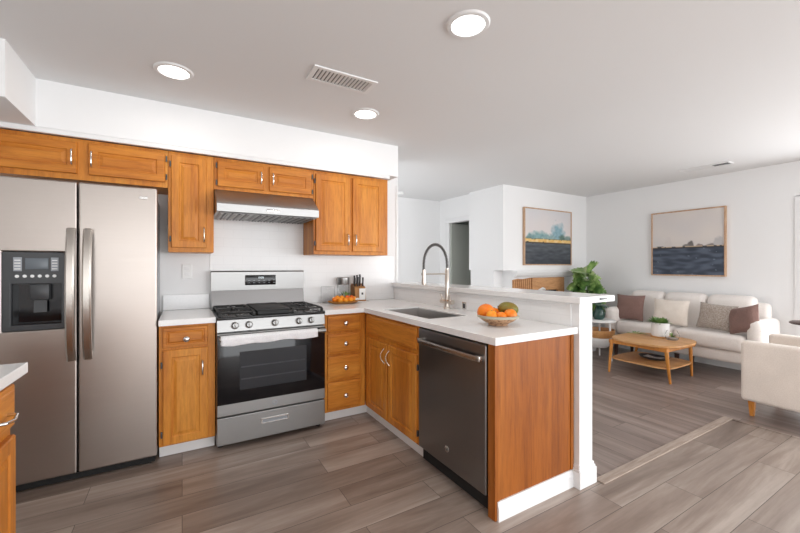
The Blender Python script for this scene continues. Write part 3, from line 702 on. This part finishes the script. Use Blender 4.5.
for i, (x, y, l) in enumerate(((1.455,3.36,.085),(1.482,3.35,.095),(1.508,3.36,.10),(1.535,3.35,.09),(1.468,3.40,.095),(1.495,3.40,.10),(1.525,3.40,.105))):
    kt = thing('kitchen_knife', (x, y, 1.06), 'black handled knife standing in the wooden knife block', 'knife', 'knives in the knife block')
    z0 = 1.062+(y-3.35)*.25
    MB().tube([(x,y+.01,z0),(x,y,z0+.012),(x-.002,y-.012,z0+l*.6),(x-.004,y-.016,z0+l)], [.006,.009,.008,.010], 8).make('handle', char, kt)
    MB().box(x-.001,x+.001,y-.008,y+.012,z0-.004,z0+.002).make('blade', chrome, kt)

# ------------------------------------------------------------ wall art
def picture(name, label, corners, plane, axis, paint, nu=110, nv=88):
    a0, a1, z0, z1 = corners; f = .028; dp = .04
    cx_ = (a0+a1)/2
    loc = (cx_, plane, (z0+z1)/2) if axis == 'y' else (plane, cx_, (z0+z1)/2)
    t = thing(name, loc, label, 'painting')
    PP = PY if axis == 'y' else PX
    MB().cells([a0,a0+f*.6,a1-f*.6,a1], [z0,z0+f*.6,z1-f*.6,z1], {(i,j) for i in range(3) for j in range(3)}-{(1,1)}, plane-dp, plane-.001, PP).make('frame', frame_wood, t, False, .002)
    m = MB(); V = []
    for i in range(nu+1):
        V.append([m.bm.verts.new(PP(a0+f*.55+(a1-a0-f*1.1)*i/nu, z0+f*.55+(z1-z0-f*1.1)*j/nv, plane-dp+.010)) for j in range(nv+1)])
    for i in range(nu):
        for j in range(nv): m.bm.faces.new((V[i][j], V[i+1][j], V[i+1][j+1], V[i][j+1]))
    m.bm.verts.index_update(); m.bm.faces.index_update()
    lay = m.bm.loops.layers.float_color.new('paint')
    idx = {v: (i/nu, j/nv) for i, r in enumerate(V) for j, v in enumerate(r)}
    for fc in m.bm.faces:
        for lp in fc.loops:
            u, v = idx[lp.vert]; 
            if axis == 'x': u = 1-u
            lp[lay] = srgb(*[max(0, min(255, c)) for c in paint(u, v)])
    pm = mat(name+'_paint', (1,1,1,1), .7); N, L, b = nt(pm); at = N.new('ShaderNodeVertexColor'); at.layer_name = 'paint'; L.new(at.outputs[0], b.inputs['Base Color'])
    bump(pm, noise(pm, coords(pm, (1,1,3)), 40, 4), .2, .002)
    m.make('canvas', pm, t, False)
from mathutils import noise as mn
def nz(u, v, s, o=0): return mn.noise(Vector((u*s, v*s, o)))
def lerp(a, b, f): f = max(0, min(1, f)); return tuple(x+(y-x)*f for x, y in zip(a, b))
def paint1(u, v):
    hz = .435+.01*nz(u, 0, 9)
    if v > hz+.035:
        c = lerp((226,216,212), (214,212,214), (v-.5)*2+.4*nz(u,v,4)); 
        for cx_, w, h, col in ((.30,.34,.16,(132,166,168)),(.70,.20,.36,(138,172,184)),(.10,.12,.10,(120,150,150)),(.82,.12,.12,(96,122,112)),(.93,.10,.09,(128,150,146)),(.5,.2,.11,(140,168,170))):
            d_ = ((u-cx_)/w)**2*1.1+((v-hz-.02)/h)**2+.45*nz(u,v,13,cx_*9)
            if d_ < 1: c = lerp(col, c, max(0, (d_-.35)/.65)); c = tuple(x+16*nz(u,v,26) for x in c)
        return c
    if v > hz-.03: return lerp((226,178,96), (236,206,150), .5+.9*nz(u,v,18)) if v < hz+.022+.014*nz(u,0,30) else (110,120,100)
    if v > hz-.055: return (70,62,56)
    return tuple(x+14*nz(u,v*3,10) for x in lerp((56,60,68), (92,98,104), (v/.4)*.9+.5*nz(u,v*4,5)))
def paint2(u, v):
    hz = .435
    if v > hz:
        c = lerp((222,214,208), (214,208,206), .5+nz(u,v,3))
        for cx_, w, h, col in ((.56,.06,.10,(86,82,80)),(.50,.05,.05,(110,108,104)),(.68,.06,.045,(120,104,98)),(.83,.08,.05,(112,102,98)),(.12,.07,.03,(70,70,72)),(.26,.05,.03,(176,172,170)),(.95,.08,.03,(120,112,108)),(.24,.06,.19,(214,206,202)),(.93,.07,.17,(190,186,186))):
            d_ = ((u-cx_)/w)**2+((v-hz)/h)**2+.5*nz(u,v,22,cx_*7)
            if d_ < 1: c = lerp(col, c, max(0, (d_-.6)/.4))
        if v < hz+.14: c = lerp(c, (196,192,190), .35*(1-(v-hz)/.14))
        if v < hz+.016: c = (206,180,150) if nz(u,0,14) > -.1 else (80,72,66)
        return c
    c = lerp((54,62,76), (88,98,114), .5+1.2*nz(u,v*3.4,6))
    if nz(u*1.5,v*5,13,3) > .62: c = lerp(c, (150,165,178), .6)
    if v > hz-.02: c = (60,60,64)
    return c
picture('framed_painting', 'painting of pale blue trees over a dark field, above the mantel', (4.31,5.405,1.275,2.13), YF, 'y', paint1)
picture('framed_painting', 'painting of pale sky over dark blue water, above the sofa', (1.935,2.784,1.130,2.013), XW, 'x', paint2)

# ------------------------------------------------------------ fireplace
t = thing('fireplace', (4.8, 3.76, 0), 'tan fireplace surround with white mantel, glimpsed over the ledge', 'fireplace')
MB().prism([(3.70,1.165),(3.715,1.13),(3.745,1.10),(3.798,1.10),(3.798,1.165)], 'x', 4.08, 5.5).box(4.06,5.52,3.68,3.798,1.165,1.19,.003).make('mantel', trim_m, t, False)
MB().cells([4.47,4.56,5.06,5.21], [0,.90,1.088], {(0,0),(0,1),(1,1),(2,0),(2,1)}, 3.755, 3.798, PY).make('surround', tan_stone, t, False, .004)
MB().prism([(4.095,0),(4.095,1.06),(4.20,1.078),(4.30,1.07),(4.47,1.088),(4.47,0)], 'y', 3.785, 3.798).make('side_panel', tan_stone, t, False)
for k in range(9):
    x = 4.10+k*.041; MB().box(x, x+.026, 3.765, 3.785, .02, 1.055+.003*k, .005).make('slat', tan_stone, t)
MB().box(4.56,5.06,3.788,3.798,0,.90).make('firebox', dark_gap, t, False)
m = MB().tube([(4.6,3.745,.905),(4.68,3.735,.925),(4.74,3.745,.91)], [.012,.022,.012], 10)
for k in range(2): m.box(4.62+k*.09,4.64+k*.09,3.745,3.756,.90,.92)
m.make('latch', cer_w, t)

# ------------------------------------------------------------ tall leafy plant near the fireplace
px_, py_ = 5.28, 3.43
t = thing('potted_plant', (px_, py_, 0), 'large split leaf plant in the corner beside the fireplace', 'plant')
MB().lathe((px_,py_,0), [(0,0),(.13,0),(.17,.30),(.18,.32),(.165,.32),(.15,.29),(0,.28)], 32).make('pot', cer_w, t)
m = MB()
for k in range(9):
    a = k*2.399; m.tube([(px_+.03*math.cos(a),py_+.03*math.sin(a),.29),(px_+.06*math.cos(a),py_+.06*math.sin(a),.7),(px_+.12*math.cos(a),py_+.12*math.sin(a),1.0+.03*k)], [.010,.008,.005], 6)
m.make('stems', leaf_m, t)
m = MB()
for k in range(44):       # crown of narrow fingers
    a = -2.1+k*2.399; el = -.05+1.15*((k*.618)%1)
    leaf(m, (px_+.02*math.cos(a), py_+.02*math.sin(a), 1.16), (math.cos(a)*math.cos(el), math.sin(a)*math.cos(el), math.sin(el)), .20+.05*((k*.37)%1), .058, .10, 0, Vector((.3*math.cos(a+1.5),.3*math.sin(a+1.5),1)))
for k in range(26):
    a = k*2.399; el = .7*((k*.618)%1)-.2; z = 1.16-.2*((k*.29)%1)
    leaf(m, (px_+.04*math.cos(a), py_+.04*math.sin(a), z), (math.cos(a)*math.cos(el), math.sin(a)*math.cos(el), math.sin(el)+.1), .17, .15, .25, 1, Vector((-.8,-.6,.6)))
m.make('leaves', leaf_l, t)
m = MB()
for k in range(90):
    a = k*2.399; el = 1.0*((k*.618)%1)-.4; z = .62+.46*((k*.41)%1); r0 = .04+.10*((k*.77)%1)
    leaf(m, (px_+r0*math.cos(a), py_+r0*math.sin(a), z), (math.cos(a)*math.cos(el), math.sin(a)*math.cos(el), math.sin(el)), .15, .15, .35, k % 2, Vector((-.9,-.7,.5)))
m.make('lower_leaves', leaf_m, t)

# ------------------------------------------------------------ side table with vase
sx, sy = 4.93, 3.02
t = thing('side_table', (sx, sy, 0), 'small white and wood side table partly hidden by the half wall', 'side table')
MB().lathe((sx,sy,0), [(0,.505),(.19,.505),(.20,.512),(.20,.528),(.19,.533),(0,.533)], 40).make('top', cer_w, t)
MB().lathe((sx,sy,0), [(0,.30),(.17,.30),(.19,.33),(.195,.40),(.185,.40),(.175,.34),(0,.33)], 40).make('basket_shelf', table_wood, t)
MB().lathe((sx,sy,0), [(0,.16),(.10,.16),(.16,.21),(.20,.28),(.20,.298),(0,.298)], 40).make('lower_bowl', cer_w, t)
for k in range(3):
    a = 2*PI*k/3+.5; MB().tube([(sx+.18*math.cos(a),sy+.18*math.sin(a),0),(sx+.15*math.cos(a),sy+.15*math.sin(a),.505)], [.010,.013], 10).make('leg', cer_w, t)
t = thing('leafy_vase', (sx, sy-.0, .533), 'dark green glass vase of leaves on the small side table', 'vase')
MB().lathe((sx,sy,.5335), [(0,0),(.055,0),(.075,.03),(.078,.08),(.05,.15),(.032,.18),(.038,.20),(.033,.20),(.028,.18),(0,.17)], 28).make('vase', mat('dark_green_glass', (.02,.06,.05,1), .1), t)
m = MB()
for k in range(16):
    a = k*2.399; el = .3+.9*((k*.618)%1); leaf(m, (sx,sy,.72), (math.cos(a)*math.cos(el), math.sin(a)*math.cos(el), math.sin(el)), .15, .07, .6)
m.make('leaves', leaf_d, t)

# ------------------------------------------------------------ sofa
SX0 = 5.22
t = thing('sofa', (5.5, 2.25, 0), 'long cream upholstered sofa against the wall under the water painting', 'sofa')
MB().box(SX0+.03, 5.80, 1.48, 3.08, .185, .315, .03, 3).make('base', sofa_m, t)
for x in (SX0+.09, 5.72):
    for y in (1.55, 2.25, 3.0): MB().lathe((x,y,0), [(0,0),(.018,0),(.028,.19),(0,.19)], 14).make('leg', dark_wood, t)
for (y0, y1) in ((1.575, 2.265), (2.27, 2.965)): MB().box(SX0-.01, 5.62, y0, y1, .317, .50, .055, 5).make('seat_cushion', sofa_m, t)
for y0, y1 in ((1.60, 2.06), (2.065, 2.53), (2.535, 2.965)):
    c = MB().box(-.09, .09, y0, y1, 0, .46, .075, 5)
    for v in c.bm.verts: v.co.x += 5.60+v.co.z*.20; v.co.z += .455
    c.make('back_cushion', sofa_m, t)
c = MB().box(5.66, 5.80, 1.50, 3.06, .31, .84, .05, 4).make('back_frame', sofa_m, t)
for y0, y1 in ((1.43, 1.575), (2.97, 3.13)): MB().box(SX0+.005, 5.80, y0, y1, .165, .68, .065, 5).make('arm', sofa_m, t)
def pillow(name, w, h, th, M, c, m, label):
    n = 16; b = MB(); F = []; B = []
    for i in range(n+1):
        fr, br = [], []
        for j in range(n+1):
            u, v = i/n*2-1, j/n*2-1; x = u*w/2*(1-.07*(1-v*v)); z = v*h/2*(1-.07*(1-u*u))
            d_ = th/2*((1-u**4)*(1-v**4))**.55+.012*nz(u+w*9, v, 2.5, h*7)*(1-u*u)*(1-v*v)
            p = b.bm.verts.new(Vector(c)+M@Vector((x, -d_, z))); fr.append(p)
            br.append(p if (i in (0,n) or j in (0,n)) else b.bm.verts.new(Vector(c)+M@Vector((x, d_, z))))
        F.append(fr); B.append(br)
    for i in range(n):
        for j in range(n):
            b.bm.faces.new((F[i][j], F[i+1][j], F[i+1][j+1], F[i][j+1])); 
            q_ = (B[i][j], B[i][j+1], B[i+1][j+1], B[i+1][j]); b.bm.faces.new(q_)
    bmesh.ops.remove_doubles(b.bm, verts=b.bm.verts, dist=1e-6)
    return tag(b.make(name, m), label, 'pillow', 'throw pillows on the sofa')
def PM(yaw, tilt, roll=0): return Matrix.Rotation(-PI/2+yaw,3,'Z')@Matrix.Rotation(-tilt,3,'X')@Matrix.Rotation(roll,3,'Y')
pillow('throw_pillow', .36, .36, .10, PM(.12,.22), (5.40,2.86,.685), brown_f, 'mauve brown square pillow alone at the fireplace end of the sofa')
pillow('throw_pillow', .40, .33, .10, PM(.05,.22), (5.40,2.36,.672), cream_f, 'plain cream pillow on the sofa behind the potted plant')
pillow('throw_pillow', .37, .31, .11, PM(-.05,.25,.06), (5.40,1.885,.667), beige_f, 'flecked beige pillow leaning against the brown pillow on the sofa')
pillow('throw_pillow', .31, .31, .12, PM(-.40,.32,-.30), (5.34,1.62,.672), brown_f, 'mauve brown pillow slumped against the sofa arm by the armchair')

# ------------------------------------------------------------ coffee table
t = thing('coffee_table', (4.78, 2.33, 0), 'oval oak coffee table with lower shelf in front of the sofa', 'coffee table')
def oval(x0, x1, y0, y1, e=3.0, n=48):
    P_ = []
    for k in range(n):
        a = 2*PI*k/n; ca, sa = math.cos(a), math.sin(a)
        P_.append(((x0+x1)/2+(x1-x0)/2*math.copysign(abs(ca)**(2/e), ca), (y0+y1)/2+(y1-y0)/2*math.copysign(abs(sa)**(2/e), sa)))
    return P_
MB().prism(oval(4.38,5.17,1.90,2.64), 'z', .385, .408).make('top', table_wood, t, True, .005)
MB().prism(oval(4.44,5.09,1.96,2.62,5), 'z', .150, .166).make('shelf', table_wood, t, True, .003)
MB().cells([4.43,4.45,5.07,5.09],[1.97,1.99,2.57,2.59],{(i,j) for i in range(3) for j in range(3)}-{(1,1)},.342,.3845).make('apron', leg_wood, t, False, .002)
for (x, y), (x2, y2) in (((4.40,2.57),(4.44,2.56)), ((4.505,1.97),(4.48,2.0)), ((5.05,1.99),(5.06,2.01)), ((5.15,2.68),(5.08,2.57))):
    MB().tube([(x,y,0),(x2,y2,.3845)], [.012,.021], 12).make('leg', leg_wood, t)
cx_, cy_ = 4.97, 2.28
t = thing('potted_fern', (cx_, cy_, .408), 'small green plant in a white pot on the coffee table', 'plant')
MB().lathe((cx_,cy_,.4085), [(0,0),(.095,0),(.098,.012),(0,.012)], 28).make('saucer', table_wood, t)
MB().lathe((cx_,cy_,.4205), [(0,0),(.078,0),(.088,.01),(.096,.155),(.096,.163),(.088,.163),(.085,.145),(0,.145)], 32).make('pot', cer_w, t)
m = MB()
for k in range(90):
    a = k*2.399; r0 = .08*((k*.618)%1)**.5; el = .45+1.05*((k*.37)%1)
    leaf(m, (cx_+r0*math.cos(a), cy_+r0*math.sin(a), .565), (math.cos(a)*math.cos(el), math.sin(a)*math.cos(el), math.sin(el)), .09+.05*((k*.53)%1), .026, .35)
m.make('leaves', leaf_m, t)
jx, jy = 4.89, 2.12
t = thing('glass_terrarium', (jx, jy, .408), 'round glass jar with a tiny succulent beside the white pot', 'jar')
MB().lathe((jx,jy,.4085), [(0,0),(.05,0),(.068,.025),(.07,.06),(.055,.10),(.048,.108),(.046,.106),(.066,.06),(.063,.028),(.047,.004),(0,.004)], 28).make('jar', glass, t)
MB().lathe((jx,jy,.4125), [(0,0),(.046,.001),(.060,.022),(0,.028)], 24).make('pebbles', mat('pebbles', (.42,.38,.35,1), .9), t)
m = MB()
for k in range(14):
    a = k*2.399; el = .3+1.1*((k*.618)%1); leaf(m, (jx,jy,.44), (math.cos(a)*math.cos(el), math.sin(a)*math.cos(el), math.sin(el)), .05+.025*((k*.4)%1), .018, .1)
m.make('succulent', leaf_l, t)
m = MB()
for k in range(9):
    a = -1.2+k*.3; leaf(m, (4.96+.02*k/9, 2.58-.012*k, .416), (math.cos(a+1.2)*.5, -math.sin(a)-.6, .12), .09, .02, .1)
m.tube([(4.92,2.64,.4115),(4.98,2.50,.4115)], .003, 6)
tag(m.make('leaf_sprig', leaf_l), 'loose green sprig lying on the far end of the coffee table', 'plant sprig')
dx_, dy_ = 4.80, 2.27
t = thing('wire_tray', (dx_, dy_, .166), 'black and white oval dish on the lower table shelf', 'dish')
m = MB().lathe((0,0,.1665), [(0,0),(.07,0),(.11,.014),(.125,.035),(.12,.036),(.10,.016),(0,.006)], 32)
for v in m.bm.verts: v.co.x = dx_+v.co.x*.95; v.co.y = dy_+v.co.y*1.3
m.make('dish', char, t)
m = MB()
for k in range(4): m.tube([(dx_-.05+k*.03, dy_-.09, .195),(dx_-.05+k*.03, dy_, .178),(dx_-.05+k*.03, dy_+.09, .195)], .004, 6)
m.make('pale_rods', cer_w, t)

# ------------------------------------------------------------ armchair
t = thing('armchair', (4.47, .85, 0), 'cream upholstered armchair with orange wood legs facing the fireplace', 'armchair')
AX0, AX1, AY0, AY1 = 4.09, 4.86, .42, 1.265
MB().box(AX0+.10, AX1-.10, AY0+.02, AY1-.015, .135, .30, .02, 3).make('base', chair_m, t)
for x0, x1 in ((AX0, AX0+.12), (AX1-.12, AX1)): MB().box(x0, x1, AY0, AY1, .13, .628, .028, 4).make('arm', chair_m, t)
MB().box(AX0+.115, AX1-.115, AY0, AY0+.17, .3, .74, .04, 4).make('backrest', chair_m, t)
MB().box(AX0+.125, AX1-.125, AY0+.17, AY1-.01, .302, .45, .05, 5).make('seat_cushion', chair_m, t)
for x in (AX0+.06, AX1-.06):
    for y in (AY1-.06, AY0+.06):
        m = MB().prism([(-.017,-.017),(.017,-.017),(.017,.017),(-.017,.017)], 'z', 0, .134)
        for v in m.bm.verts:
            s_ = .75+.55*v.co.z/.134; v.co.x = x+v.co.x*s_; v.co.y = y+v.co.y*s_
        m.make('leg', leg_wood, t, False)
# round accent table behind the armchair
rx, ry = 5.54, 1.10
t = thing('accent_table', (rx, ry, 0), 'round dark brown accent table behind the armchair', 'side table')
MB().lathe((rx,ry,0), [(0,.665),(.20,.665),(.21,.672),(.21,.682),(.20,.688),(0,.688)], 40).make('top', dark_wood, t)
MB().lathe((rx,ry,0), [(0,0),(.14,0),(.14,.012),(.02,.03),(.014,.06),(.014,.665),(0,.665)], 28).make('pedestal', iron, t)
